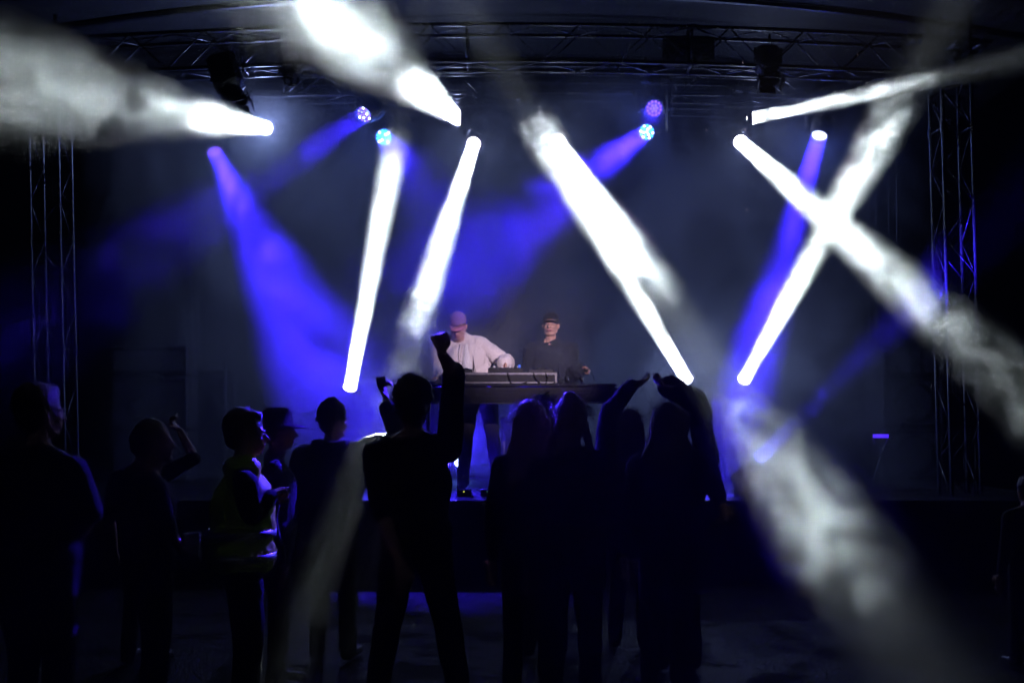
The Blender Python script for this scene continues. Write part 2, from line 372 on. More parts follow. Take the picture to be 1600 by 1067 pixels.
# blue washes
BLUE = (.035, .012, 1.0)
WG = 'blue multi-cell wash lights'
c_cy = emis('cell_cyan', (.05, .75, 1), 3.0); c_bl = emis('cell_blue', (.12, .12, 1), 5); c_wh = emis('cell_white', (.75, .92, 1), 5); c_vi = emis('cell_violet', (.3, .12, 1), 1.6); c_dv = emis('cell_dim', (.2, .06, .9), 1.6)
pl_b = emis('plate_blue', (.08, .06, 1), .3); pl_c = emis('plate_cyan', (.02, .2, .7), .35); pl_w = emis('plate_white', (.3, .45, 1), .7); pl_d = emis('plate_violet', (.12, .04, .7), .12)
def wash(A, B, label, slabel, ang, power, L, prof, plate, cells, hang=True, seed=0, dens=.12, r=.09, spill=9, scale=1.6, start=.05):
    d = (B-A).normalized()
    root = head_fixture('wash_light', A, d, label, WG, hang, r, plate, True, cells)
    lamp('AREA', 'wash_lamp', A+d*.015-root.location, d, root, power*.56, BLUE, shape='DISK', size=2*r, spread=R(ang))
    lamp('POINT', 'lens_glow', A+d*.08-root.location, d, root, spill, (.07, .15, 1), shadow_soft_size=.04)
    plume(A, d, L, r*1.5, r*1.5+L*math.tan(R(ang*.5))*1.25, prof, slabel, scale, dens, seed, .5, .4, start=start, stretch=.8, soft=2)
S0 = [(0, .25), (.25, .6), (.6, .8), (.9, .5), (1, .2)]
wash(P(335, 238, 11.6), P(530, 620, 10.2), 'dim violet wash light far left, its blue beam falling right', 'blue lit smoke slanting down from the far left wash light', 24, 240, 4.6, [(0, .1), (.12, .3), (.35, .5), (.75, .55), (1, .2)], pl_d, [c_dv], seed=11, spill=4)
wash(P(568, 180, 10.7), P(320, 340, 8.8), 'violet wash light beside the truss, turned down and left', 'blue lit smoke streaming left from the violet wash light', 13, 50, 5, [(0, .3), (.3, .4), (.6, .5), (1, .2)], pl_b, [c_vi, c_wh, c_vi, c_bl], seed=12)
wash(P(600, 215, 11), P(720, 370, 7), 'cyan faced wash light just above the rising white beam', 'blue lit smoke behind the centre left beams', 12, 50, 4, [(0, .2), (.3, .4), (.7, .5), (1, .1)], pl_c, [c_cy, c_cy, c_wh], seed=13)
wash(P(1010, 207, 11), P(640, 480, 6.8), 'blue and cyan wash light right of centre, its beam to lower left', 'blue lit smoke slanting left behind the performers', 12, 120, 6, [(0, .5), (.2, .42), (.5, .6), (.8, .6), (1, .3)], pl_c, [c_wh, c_cy, c_wh, c_cy], seed=14)
wash(P(1022, 170, 10.5), P(960, 330, 5.5), 'dim violet wash light above the blue and cyan one', 'thin violet smoke below the dim wash light', 14, 8, 2, [(0, .2), (.5, .2), (1, .1)], pl_d, [c_vi], seed=15, spill=2)
wash(P(1280, 213, 11.3), P(1165, 600, 10.2), 'white faced wash light at right with a short violet shaft under it', 'blue lit smoke hanging under the right wash light', 12, 115, 5, [(0, .8), (.12, .5), (.3, .4), (.5, .6), (.85, .6), (1, .3)], pl_w, [c_wh], seed=16)
wash(P(1180, 722, 9.65), P(1488, 420, 9.9), 'small white wash light on the stage edge in the lower right beam', 'blue lit smoke rising right from the stage edge lamp', 13, 60, 1.6, [(0, .5), (.4, .3), (1, .02)], pl_w, [c_wh], False, seed=17, r=.065, spill=3)
wash(P(717, 722, 12.3), P(760, 640, 9.5), 'floor wash light glinting between the performers\' legs', 'faint lit smoke behind the legs of the left performer', 40, 60, 2, [(0, .1), (1, .1)], pl_w, [c_wh], False, seed=18, r=.06, spill=10)

# ------------------------------------------------------------------ dark fixtures on the front truss
def par(c, d, s, label, hang_z, name='spotlight', cat='stage light'):
    c = Vector(c); d = Vector(d).normalized(); root = empty(name, c); tag(root, label, cat, 'unlit lamps hung from the roof truss')
    side = Vector((1, 0, 0)) if abs(d.x) < .9 else Vector((0, 1, 0))
    side = (side-d*side.dot(d)).normalized(); u = d.cross(side)
    M = Matrix((side, u, d)).transposed()
    MB().box((-s*.42, -s*.36, -s*.75), (s*.42, s*.36, s*.45), M, s*.14).build('housing', black, root)
    q = MB(); q.lathe(d*s*.45, d, [(0, s*.3), (s*.32, s*.4), (s*.36, s*.42), (s*.34, s*.38)], 24, cap=False); q.build('snout', blackmet, root, True)
    q = MB(); q.lathe(d*s*.5, d, [(0, s*.28), (.004, s*.28)], 24); q.build('lens', glass, root)
    for a, b in (((-s*.4, 0), 1), ((s*.4, 0), 1), ((0, -s*.4), 0), ((0, s*.4), 0)):
        q = MB(); x, y = a
        if b: q.box((x-.006+(.05 if x > 0 else -.05)*s, -s*.3, s*.8), (x+.006+(.05 if x > 0 else -.05)*s, s*.3, s*1.15), M)
        else: q.box((-s*.3, y-.006, s*.8), (s*.3, y+.006, s*1.1), M)
        q.build('barn_door', blackmet, root)
    q = MB(); hz = hang_z-c.z
    for k in (-1, 1): q.path([side*k*s*.48, side*k*s*.5+Vector((0, 0, s*.6)), side*k*s*.3+Vector((0, 0, hz-.12))], .014, 6)
    q.tube(side*-s*.3+Vector((0, 0, hz-.12)), side*s*.3+Vector((0, 0, hz-.12)), .014); q.tube(Vector((0, 0, hz-.14)), Vector((0, 0, hz)), .02)
    q.build('bracket', blackmet, root)
    q = MB(); q.path([-d*s*.7, -d*s*.9+Vector((.03, 0, .12)), Vector((.12, .05, hz-.15)), Vector((.3, .02, hz-.02))], .009, 6); q.build('cable', rubber, root)
    return root
par(P(355, 122, 9.6), (.35, -.25, -1), .33, 'big unlit spotlight hanging tilted at the upper left', 4.98)
par(P(455, 110, 10), (.05, -.9, -.3), .2, 'square unlit floodlight hanging beside the big tilted spotlight', 4.98)
par(P(1200, 100, 9.8), (-.05, -.5, -1), .26, 'unlit black spotlight hanging from the topmost truss at right', 5.02)
bl = empty('blinder', P(1075, 80, 10)); tag(bl, 'unlit double round blinder lamp hung below the topmost truss', 'stage light')
MB().box((-.26, -.06, -.14), (.26, .1, .14), None, .03).build('housing', black, bl)
for x in (-.115, .115):
    q = MB(); q.lathe((x, -.062, 0), (0, -1, 0), [(0, .1), (.02, .105), (.022, .09), (.005, .05), (.003, .001)], 24); q.build('lamp_bowl', mat('dull_reflector', (.09, .09, .1), .3, .8), bl, True)
MB().tube((0, 0, .14), (0, 0, .2), .02).build('hook', blackmet, bl)
# the lamp that lights the performers' faces stands behind the crowd
FL = Vector((4.2, -1.5, 5.2)); AIM = P(800, 555, 10.5)
fr2 = par(FL, AIM-FL, .2, 'pink key spotlight on a tall stand behind the crowd', FL.z-.4)
MB().tube((0, 0, -.4), (0, 0, -FL.z), .03).build('stand', blackmet, fr2)
lamp('SPOT', 'key_lamp', (AIM-FL).normalized()*.2, (AIM-FL), fr2, 7500, (1, .76, .96), spot_size=R(8.5), spot_blend=1, shadow_soft_size=.08)

# ------------------------------------------------------------------ stage furniture
def flightcase(name, a, b, label, group=None, cat='flight case', m=None):
    a = Vector(a); b = Vector(b); c = Vector(((a.x+b.x)/2, (a.y+b.y)/2, min(a.z, b.z))); root = empty(name, c); tag(root, label, cat, group)
    A = a-c; B = b-c
    lo = Vector([min(p, q) for p, q in zip(A, B)]); hi = Vector([max(p, q) for p, q in zip(A, B)])
    MB().box(lo, hi, None, .01).build('body', m or black, root)
    q = MB(); t = .014
    for y in (lo.y, hi.y):
        for z in (lo.z+t, hi.z-t): q.box((lo.x-.003, y-t, z-t), (hi.x+.003, y+t, z+t))
        for x in (lo.x, hi.x): q.box((x-t, y-t-.001, lo.z+.002), (x+t, y+t+.001, hi.z-.002))
    q.build('edge_profile', edge, root)
    q = MB()
    for x in (lo.x, hi.x):
        for z in (lo.z, hi.z): MB().ell((x, lo.y-.004, z), (.03, .02, .03), n=10, k=6).build('corner', alu, root, True)
    w = hi.x-lo.x
    for x in (lo.x+w*.25, lo.x+w*.75): MB().box((x-.045, lo.y-.012, (lo.z+hi.z)/2-.045), (x+.045, lo.y-.002, (lo.z+hi.z)/2+.045)).build('latch', alu, root)
    return root
def B3(x0, y0, x1, y1, D, dep): # box from sightings
    a = P(x0, y0, D); b = P(x1, y1, D); b.y += dep; return a, b
# plinths under the floor lamps (stand on the deck)
for (px, py, D, w) in ((547, 605, 12, 'left'), (1073, 593, 12, 'middle'), (1163, 592, 12, 'right')):
    c = P(px, py, D); zt = c.z-.36-.19
    c.x += {'left': -.01, 'middle': .04, 'right': -.04}[w]; c.y += .17
    pr = empty('plinth', (c.x, c.y, SZ)); tag(pr, '%s black plinth under a floor beam light' % w, 'plinth', 'plinths under the floor beam lights')
    MB().box((-.2, -.2, 0), (.2, .2, zt-SZ), None, .01).build('body', black, pr)
    MB().box((-.23, -.23, zt-SZ+.001), (.23, .23, zt-SZ+.03), None, .008).build('top_plate', blackmet, pr)

# table
tb = empty('dj_table', (.07, 10.1, SZ)); tag(tb, 'long dark table with a deep front board, performers standing behind it', 'table')
x0, x1 = -.96, .97; tz = 1.86-SZ
MB().box((x0, -.22, tz-.03), (x1, .5, tz), None, .008).build('table_top', mat('table_lam', (.01, .01, .014), .6, var=.2, spec=.2), tb)
q = MB(); q.box((x0, -.225, tz-.185), (x1, -.2, tz-.034), None, .004)
for k in range(4): q.box((x0+.01, -.231, tz-.18+k*.036), (x1-.01, -.2255, tz-.18+k*.036+.022))
q.build('front_board', mat('front_board', (.008, .008, .013), .6, bump=.1, spec=.2), tb)
MB().box((x0, -.236, tz-.2), (x1, -.19, tz-.187)).build('lower_rail', alu, tb)
for x in (x0+.05, x1-.05):
    for y in (-.15, .43): MB().tube((x, y, 0), (x, y, tz-.031), .022, 10).build('leg', blackmet, tb)
# gear case
gc = empty('gear_case', (-.07, 10.15, 1.863)); tag(gc, 'shallow open gear case on the table holding the mixer', 'gear case')
gx0, gx1 = -.62, .51
MB().box((gx0, -.2, 0), (gx1, .28, .1), None, .006).build('body', black, gc)
q = MB(); q.box((gx0-.01, -.214, .085), (gx1+.01, -.2005, .108)); q.box((gx0-.01, -.214, -.0), (gx1+.01, -.2005, .016)); q.box((gx1-.012, -.213, .016), (gx1+.008, -.2005, .085)); q.build('edge_profile', edge, gc)
q = MB()
for (a, b, c) in ((.02, .0, .2), (.28, .01, .3), (.40, -.05, .1)):
    q.path([(a, -.21, .11), (a+.03, -.226, .05), (a-.02+c*.3, -.232, .0), (a+c*.5, -.24, -.02+.0), (a+c, -.25, .012)], .006, 6)
q.build('cable', rubber, gc)
dm = empty('dj_mixer', (-.06, 10.15, 1.972)); tag(dm, 'dark mixer with pale knobs in the gear case, under a hand', 'mixer')
dmb = MB().box((-.18, -.15, 0), (.18, .2, .05), None, .006).build('body', blackmet, dm)
q = MB(); knob = mat('knob', (.6, .6, .62), .3, .3)
for i in range(4):
    for j in range(4): MB().lathe((-.12+i*.08, -.1+j*.07, .05), (0, 0, 1), [(0, .012), (.02, .011), (.022, .006)], 10).build('knob', knob, dmb)
MB().lathe((.135, -.12, .05), (0, 0, 1), [(0, .014), (.03, .013), (.032, .008)], 10).build('lit_knob', emis('led_b', (.05, .15, 1), .8), dm)
for px, w in ((.36, 'right'), (-.46, 'left')):
    pz = empty('media_player', (px-.07, 10.15, 1.964)); tag(pz, 'flat dark media player at the %s of the mixer' % w, 'media player', 'media players beside the mixer')
    MB().box((-.13, -.16, 0), (.13, .2, .045), None, .006).build('body', blackmet, pz)
    MB().lathe((0, -.02, .045), (0, 0, 1), [(0, .09), (.012, .088), (.014, .08)], 28).build('jog_wheel', knob if 0 else black, pz, True)
    MB().box((-.1, .1, .046), (.1, .18, .06)).build('display', emis('disp', (.1, .25, .9), .25), pz)
hp = empty('headphones', P(897, 598, 9.98)); tag(hp, 'black headphones lying on the table right of the gear case', 'headphones')
MB().path([(.075*math.cos(R(a)), 0, .075*math.sin(R(a))+.03) for a in range(0, 181, 15)], .007).build('headband', black, hp)
for x in (-.075, .075): MB().ell((x, 0, .03), (.02, .035, .04)).build('ear_cup', blackmet, hp, True)
hp.location.z = 1.875; 
# small things on the table
cr = empty('power_strip', (-.83, 10.05, 1.862)); tag(cr, 'small pale box with a lead at the left end of the table', 'junction box')
MB().box((-.05, -.03, 0), (.05, .03, .03), None, .006).build('body', knob, cr); MB().path([(.05, 0, .012), (.12, -.02, .01), (.16, .06, .008)], .005).build('cable', rubber, cr)

flightcase('flight_case', *[Vector(v) for v in ((-1.45, 11.0, SZ), (-.72, 11.5, SZ+.92))], 'silver edged flight case standing left behind the table')
rk = empty('equipment_rack', (-1.44, 10.75, SZ)); tag(rk, 'narrow rack of pale faced units at the left of the table', 'rack')
MB().box((-.13, 0, 0), (.13, .24, .84), None, .006).build('body', black, rk)
for k in range(6):
    MB().box((-.11, -.012, .08+k*.125), (.11, -.001, .19+k*.125), None, .003).build('rack_unit', mat('rack_face%d' % (k % 2), (.35, .35, .4) if k % 2 else (.12, .12, .14), .4, var=.5, bscale=50), rk)
# loudspeaker with swirl emblem, under the table to the right of the performer
def speaker(name, loc, w, h, dp, label, group=None, swirl=False, cones=2, horn=False):
    root = empty(name, loc); tag(root, label, 'loudspeaker', group)
    MB().box((-w/2, 0, 0), (w/2, dp, h), None, .012).build('cabinet', mat('speaker_paint', (.015, .015, .017), .6, bump=.4, bscale=150), root)
    q = MB(); t = .012
    for a, b in (((-w/2+.03, h-.04), (w/2-.03, h-.028)), ((-w/2+.03, .03), (w/2-.03, .042)), ((-w/2+.03, .043), (-w/2+.042, h-.041)), ((w/2-.042, .043), (w/2-.03, h-.041))):
        q.box((a[0], -.012, a[1]), (b[0], -.001, b[1]))
    q.build('grille_frame', mat('grey_trim', (.25, .25, .27), .4) if swirl else blackmet, root)
    gr = MB().box((-w/2+.045, -.006, .045), (w/2-.045, -.001, h-.043)).build('grille', mat('grille', (.02, .02, .024), .5, .4, bump=1, bscale=220), root)
    if swirl:
        s = mat('pale_print', (.35, .35, .38), .5); q = MB(); c = Vector((-w/2+.15, -.012, h-.17)); u = .075
        pts = [c+Vector(((.012+.0105*k/3)*math.cos(k*.42), 0, (.012+.0105*k/3)*math.sin(k*.42))) for k in range(17)]
        q.path(pts, .0075, 6); q.build('emblem', s, gr, True)
        q = MB()
        for a, b in (((-u, u), (u, u+.006)), ((-u, -u-.006), (u, -u)), ((-u-.006, -u), (-u, u)), ((u, -u), (u+.006, u))): q.box(c+Vector((a[0], .003, a[1])), c+Vector((b[0], .009, b[1])))
        q.build('emblem_frame', s, gr)
    else:
        for k in range(cones):
            z = h*(k+.5)/cones; rr = min(w, h/cones)*.38
            MB().lathe((0, -.013, z), (0, 1, 0), [(0, rr), (.004, rr*.93), (.0055, rr*.9)], 28, cap=False).build('cone_rim', blackmet, gr, True)
    return root
c = P(826, 740, 11.2); speaker('loudspeaker', (c.x, c.y, SZ), .62, 1.6+(640-650)/F*11.2-SZ, .45, 'black loudspeaker with a pale spiral emblem under the table', swirl=True)
# PA stacks
for k, (z0, h, lb) in enumerate(((SZ, .62, 'bottom'), (SZ+.63, .62, 'middle'), (SZ+1.26, .36, 'top'))):
    c = P(1428, 640, 12.2); speaker('loudspeaker', (c.x, c.y, z0), .78, h, .6, '%s black cabinet of the loudspeaker stack at right' % lb, 'stacked loudspeakers at the stage sides', cones=1 if h > .5 else 2)
    c = P(232, 640, 11.6); speaker('loudspeaker', (c.x, c.y, z0), .9, h-.02, .6, '%s black cabinet of the loudspeaker stack at left' % lb, 'stacked loudspeakers at the stage sides', cones=1 if h > .5 else 2)
flightcase('flight_case', *B3(300, 575, 352, 740, 12, .4), 'tall dark flight case beside the left loudspeaker stack')
# low risers
def riser(x0, x1, D, dep, zt, label):
    a = P(x0, 640, D); b = P(x1, 640, D); root = empty('stage_riser', ((a.x+b.x)/2, D, SZ)); tag(root, label, 'riser', 'low platforms at the back of the stage'); w = (b.x-a.x)/2
    MB().box((-w, 0, zt-SZ-.06), (w, dep, zt-SZ)).build('platform', deckm, root)
    MB().box((-w, -.02, zt-SZ-.05), (w, -.002, zt-SZ-.02)).build('edge_trim', alu, root)
    for x in (-w+.04, w-.04):
        for y in (.05, dep-.05): MB().tube((x, y, 0), (x, y, zt-SZ-.061), .025, 10).build('leg', alu, root)
    MB().box((-w+.02, .03, 0), (w-.02, .036, zt-SZ-.062)).build('skirt', cloth_bk, root)
riser(455, 600, 13, .9, 1.6+(640-592)/F*13, 'dark platform behind the left floor beam light')
riser(1182, 1345, 13.2, .9, 1.6+(640-605)/F*13.2, 'highest dark platform behind the right floor beam light')
riser(1190, 1352, 12.75, .4, 1.6+(640-640)/F*12.75, 'middle dark step in front of the highest platform')
riser(1196, 1360, 12.3, .4, 1.6+(640-668)/F*12.3, 'lowest dark step at right, below the platform')
# blue lamp bar on a crossed stand
lb = empty('led_bar', P(1376, 681, 11.6)); tag(lb, 'short glowing blue light bar on a folding stand', 'light bar')
MB().box((-.1, 0, -.03), (.1, .06, .03), None, .008).build('housing', black, lb)
MB().box((-.092, -.008, -.022), (.092, -.001, .022), None, .002).build('lit_strip', emis('strip_blue', (.07, .02, 1), 1.3), lb)
zz = lb.location.z-SZ
for a, b in ((-.09, .12), (.09, -.06)): MB().tube((a, .03, -.03), (b*1.4, .03, -zz), .012, 8).build('stand_leg', alu, lb)
lamp('POINT', 'bar_glow', (0, -.06, 0), (0, -1, 0), lb, .5, (.1, .05, 1), shadow_soft_size=.05)
# cables hanging by the right stack
for i in range(7):
    x = 1462+i*16; a = P(x, 690, 9.9); z = a.z
    q = MB(); q.path([(0, 0, 0), (.01*(i % 3), .01, -.2), (-.01, .02*(i % 2), -.45), (.02, .0, -(z-.02))], .008, 6)
    o = q.build('hanging_cable', rubber); o.location = (a.x, 9.26+.01*i, z-.0)
    if i > 1: bpy.data.objects.remove(o)
    else: tag(o, ('black cable hanging down the stage skirt by the right front tower', 'second black cable a little right of the first by the tower')[i], 'cable')
# amplifier with tiny indicator lights on the deck
for (px, py, colr, w) in ((725, 763, (.6, .7, .05), 'yellow'), (762, 764, (.1, .4, .1), 'green')):
    c = P(px, py, 9.75); fb = empty('stage_box', (c.x, c.y, SZ)); tag(fb, 'tiny stage box with a %s indicator, on the deck under the table' % w, 'stage box')
    MB().box((-.07, 0, 0), (.07, .1, .07), None, .008).build('body', black, fb)
    MB().ell((0, -.006, .05), (.006, .004, .006), n=8, k=6).build('indicator', emis('ind_'+w, colr, 2), fb)

# ------------------------------------------------------------------ people
skin_l = mat('skin', (.48, .27, .2), .5, bump=.05, bscale=90); skin_d = mat('skin_dark', (.3, .17, .12), .5)
def hair_mat(n, c): return mat(n, c, .5, bump=.35, bscale=70, spec=.4)
H_br = hair_mat('hair_brown', (.035, .022, .014)); H_bl = hair_mat('hair_blond', (.2, .14, .075)); H_bk = hair_mat('hair_dark', (.012, .009, .008))
def fabric(n, c, **k): return mat(n, c, .9, sheen=.04, bump=.25, bscale=140, spec=.12, **k)
def person(px, ytop, D, rot, label, group=None, z0=0, hips_px=None, lean=(0, 0), head_yaw=0, head_pitch=0, head_roll=0, arms=None, top=None, topc=(.01, .01, .012), trc=(.01, .01, .012), hair='short', hairm=None, hat=None,
           skin=None, girth=1, fem=False, legs=None, vox=.0105, jacket=False, sleeve=1.0, hatm=None, extra_h=0, face=False, beard=False, mats=None, hood=False, head_drop=(0, 0), vest=None, glasses=False):
    ztop = CZ+(640-ytop)/F*D - z0 - extra_h
    s = ztop/1.76
    hx = (px-800)/F*D; bx = hx if hips_px is None else (hips_px-800)/F*D
    org = Vector((bx, D, z0)); Rz = Matrix.Rotation(rot, 3, 'Z'); Ri = Rz.inverted()
    root = empty('person', org, rot); tag(root, label, 'person', group)
    def loc(w): return Ri @ (Vector(w)-org)
    hoff = Ri @ Vector((hx-bx, 0, 0))
    g = girth*s
    hipz = .93*s; lx, ly = lean
    neck = Vector((hoff.x*.75+lx, hoff.y*.75+ly, 1.47*s)); chest = neck*.62+Vector((0, 0, hipz))*.38; chest.z = 1.24*s
    shw = (.165 if fem else .185)*g**.6*s**.4; shz = 1.385*s
    sk = skin or skin_l
    # --- joints
    J = {}
    for sd, k in (('R', 1), ('L', -1)):
        sh = Vector((neck.x+k*shw, neck.y-.01, shz)); a = (arms or {}).get(sd)
        if a:
            el, wr, tip = loc(a[0]), loc(a[1]), loc(a[2]); mode = a[3]
            if sh.z < el.z: sh.z += .03*s
        else:
            el = sh+Vector((k*.055*s, -.03*s, -.29*s)); wr = el+Vector((k*.0, .07*s, -.25*s)); tip = wr+Vector((0, .03, -.1)); mode = 'relax'
        J[sd] = (sh, el, wr, tip, mode)
    hp_ = .085*s
    LG = {}
    for sd, k in (('R', 1), ('L', -1)):
        f = (legs or {}).get(sd, (k*.11*s, .0, 0))      # foot x, y
        hipj = Vector((k*hp_, 0, .9*s)); ank = Vector((f[0], f[1], .085*s)); kn = (hipj+ank)*.5+Vector((0, .03*s+(f[2] if len(f) > 2 else 0), .02))
        LG[sd] = (hipj, kn, ank)
    # --- body skin, one continuous surface
    b = MB(); EM = Matrix.Identity(3)
    b.ell((0, 0, .96*s), (.155*g, .11*g, .13*s)); b.ell(chest*.45+Vector((0, 0, 1.06*s))*.55+Vector((0, 0, 0)), (.135*g, .1*g, .17*s)); b.ell(chest, (.16*g, .11*g, .2*s))
    b.cap(J['R'][0], J['L'][0], .046*s, .046*s)
    for sd in 'RL': b.cap(neck+Vector((0, -.015, .0)), J[sd][0]+Vector((0, 0, .01)), .055*s, .04*s)
    b.cap(neck+Vector((0, -.01, -.05*s)), neck+Vector((0, .012, .06*s)), .062*s, .052*s)
    def hand(w, tip, mode, out, k):
        d = (tip-w).normalized(); u = out-d*out.dot(d); u = u.normalized() if u.length > .01 else Vector((1, 0, 0)); nrm = d.cross(u)*k
        hs = s*1.02
        for j in range(4):
            o_ = u*((j-1.5)*.0195*hs); b.cap(w+d*.01, w+d*.078*hs+o_, .017*hs, .0125*hs, 10, 3)
            Ls = (.036, .042, .04, .03)[j]*hs; p = w+d*.08*hs+o_; cur = d.copy()
            bend = {'relax': 22, 'fist': 82, 'grip': 58, 'spread': 10, 'flat': 12}[mode]
            for q_ in range(3):
                cur = Quaternion(u, R(bend*(1 if k*1 else 1))) @ cur
                nx_ = p+cur*Ls*(1, .7, .55)[q_]; b.cap(p, nx_, .0095*hs, .0085*hs, 8, 3); p = nx_
        t0 = w+d*.02*hs-u*.025*hs*k; t1 = t0+(d*.5-u*k*.75).normalized()*.04*hs; t2 = t1+(d*.85-u*k*.1+nrm*0).normalized()*.032*hs
        b.cap(t0, t1, .015*hs, .011*hs, 8, 3); b.cap(t1, t2, .011*hs, .009*hs, 8, 3)
    for sd, k in (('R', 1), ('L', -1)):
        sh, el, wr, tip, mode = J[sd]
        b.cap(sh, el, .049*s, .038*s); b.cap(el, el+(wr-el)*.35, .038*s, .037*s); b.cap(el+(wr-el)*.35, wr, .037*s, .024*s)
        hand(wr, tip, mode, (sh-el).cross(wr-el) if (sh-el).cross(wr-el).length > .004 else Vector((0, 1, 0)), k)
        hj, kn, an = LG[sd]
        b.cap(hj, kn, .082*g, .054*s); b.cap(kn, kn+(an-kn)*.3, .052*s, .055*s); b.cap(kn+(an-kn)*.3, an, .055*s, .036*s)
        b.cap(an+Vector((0, -.02, -.03*s)), an+Vector((k*.02, .15*s, -.05*s)), .036*s, .026*s)
    # head in its own frame, then placed
    Hm = Matrix.Translation(neck+Vector((0, .02*s+head_drop[0], .05*s-head_drop[1]))) @ Matrix.Rotation(R(head_yaw), 4, 'Z') @ Matrix.Rotation(-R(head_pitch), 4, 'X') @ Matrix.Rotation(R(head_roll), 4, 'Y') @ Matrix.Scale(s*1.0, 4)
    h = MB()   # origin = top of neck, z up, +y = face
    h.ell((0, -.012, .142), (.074, .094, .095)); h.ell((0, .028, .085), (.06, .062, .088)); h.cap((-.03, .035, .028), (.03, .035, .028), .026); h.cap((0, .066, .017), (0, .068, .022), .018)
    h.cap((-.052, .01, .05), (-.02, .055, .02), .02); h.cap((.052, .01, .05), (.02, .055, .02), .02)
    h.cap((0, .086, .118), (0, .108, .083), .010, .0145, 10, 4); h.ell((-.012, .098, .08), (.008, .008, .007), n=10, k=6); h.ell((.012, .098, .08), (.008, .008, .007), n=10, k=6)
    h.cap((-.04, .074, .128), (-.012, .084, .127), .0095); h.cap((.04, .074, .128), (.012, .084, .127), .0095)
    h.ell((-.036, .062, .086), (.022, .02, .02)); h.ell((.036, .062, .086), (.022, .02, .02))
    h.cap((-.017, .085, .053), (.017, .085, .053), .0075); h.cap((-.014, .085, .044), (.014, .085, .044), .0085)
    for k in (-1, 1): h.ell((k*.078, -.006, .098), (.011, .02, .032), Matrix.Rotation(R(k*14), 3, 'Y'), 10, 8)
    h.cap((0, -.02, -.03), (0, -.005, .05), .052, .05)
    h.xform(Hm); b.add(h.v, h.f)
    b.solid('body', sk, root, voxel=vox*.85, smooth=2)
    # eyes, brows, lips only where the face shows
    if face:
        for k in (-1, 1):
            eye_o = MB().ell((k*.029, .0795, .108), (.0135, .009, .0058), n=12, k=8).xform(Hm).build('eye', mat('eye_white', (.5, .48, .46), .2), root, True)
            MB().ell((k*.029, .0868, .1075), (.006, .003, .0052), n=10, k=6).xform(Hm).build('iris', mat('iris', (.01, .008, .007), .15), eye_o, True)
            MB().cap((k*.044, .083, .128), (k*.015, .094, .130), .0042, .005, 8, 3).xform(Hm).build('eyebrow', hairm or H_br, root, True)
        q = MB(); q.cap((-.018, .0915, .0525), (.018, .0915, .0525), .0045); q.cap((-.014, .092, .0445), (.014, .092, .0445), .0055); q.xform(Hm).build('lips', mat('lips', (.32, .1, .09), .4), root, True)
    if beard:
        q = MB(); q.cap((-.055, .02, .05), (-.02, .07, .018), .023); q.cap((.055, .02, .05), (.02, .07, .018), .023); q.cap((-.02, .072, .012), (.02, .072, .012), .024); q.cap((-.02, .088, .064), (.02, .088, .064), .006)
        q.xform(Hm); q.solid('beard', hairm or H_br, root, voxel=.007, smooth=1, wr=.004, wscale=60)
    # hair
    hm = hairm or H_br
    def strands(n_, base_r, ln, gravity, spread=.5, seed=1):
        r_ = random.Random(seed+int(px)); q = MB()
        for i in range(n_):
            t = r_.uniform(0, 2*math.pi); zz_ = r_.uniform(-.1, 1); rr_ = math.sqrt(max(0, 1-zz_*zz_))
            n3 = Vector((rr_*math.cos(t), rr_*math.sin(t), zz_))
            if n3.y > .55 and zz_ < .6: continue
            p = Vector((n3.x*base_r[0], -.016+n3.y*base_r[1], .145+n3.z*base_r[2])); d = (n3+Vector((r_.uniform(-1, 1), r_.uniform(-1, 1), r_.uniform(-1, 1)))*spread).normalized()
            pts = [p]
            for k in range(4):
                d = (d+Vector((r_.uniform(-.5, .5), r_.uniform(-.5, .5), -gravity+r_.uniform(-.2, .2)))*.6).normalized(); pts.append(pts[-1]+d*ln/4*r_.uniform(.6, 1.2))
            q.path(pts, [.0012, .0011, .001, .0008, .0004], 3)
        return q.xform(Hm)
    if hair and hair != 'none':
        q = MB(); ex = None; wr_ = .004
        if hair in ('short', 'buzz'):
            t = .006 if hair == 'buzz' else .014
            q.ell((0, -.022, .152), (.076+t, .09+t, .092+t)); q.ell((0, -.045, .095), (.068+t*.6, .062+t*.5, .07)); 
            if hair == 'short': q.ell((0, .035, .205), (.058, .05, .036))
            ex = strands(260, (.086, .1, .102), .022 if hair == 'short' else .008, .1); wr_ = .005
        if hair == 'curly':
            q.ell((0, -.02, .158), (.094, .104, .1)); q.ell((0, -.05, .1), (.08, .07, .07)); wr_ = .02
            r_ = random.Random(5)
            for i in range(70):
                t = r_.uniform(0, 6.28); z_ = r_.uniform(-.2, 1); rr_ = math.sqrt(1-z_*z_); y_ = rr_*math.sin(t)
                if y_ > .5 and z_ < .5: continue
                q.ell((rr_*math.cos(t)*.092, -.02+y_*.1, .155+z_*.098), [r_.uniform(.012, .024)]*3, n=8, k=6)
            ex = strands(420, (.1, .11, .108), .05, .0, .9); wr_ = .006
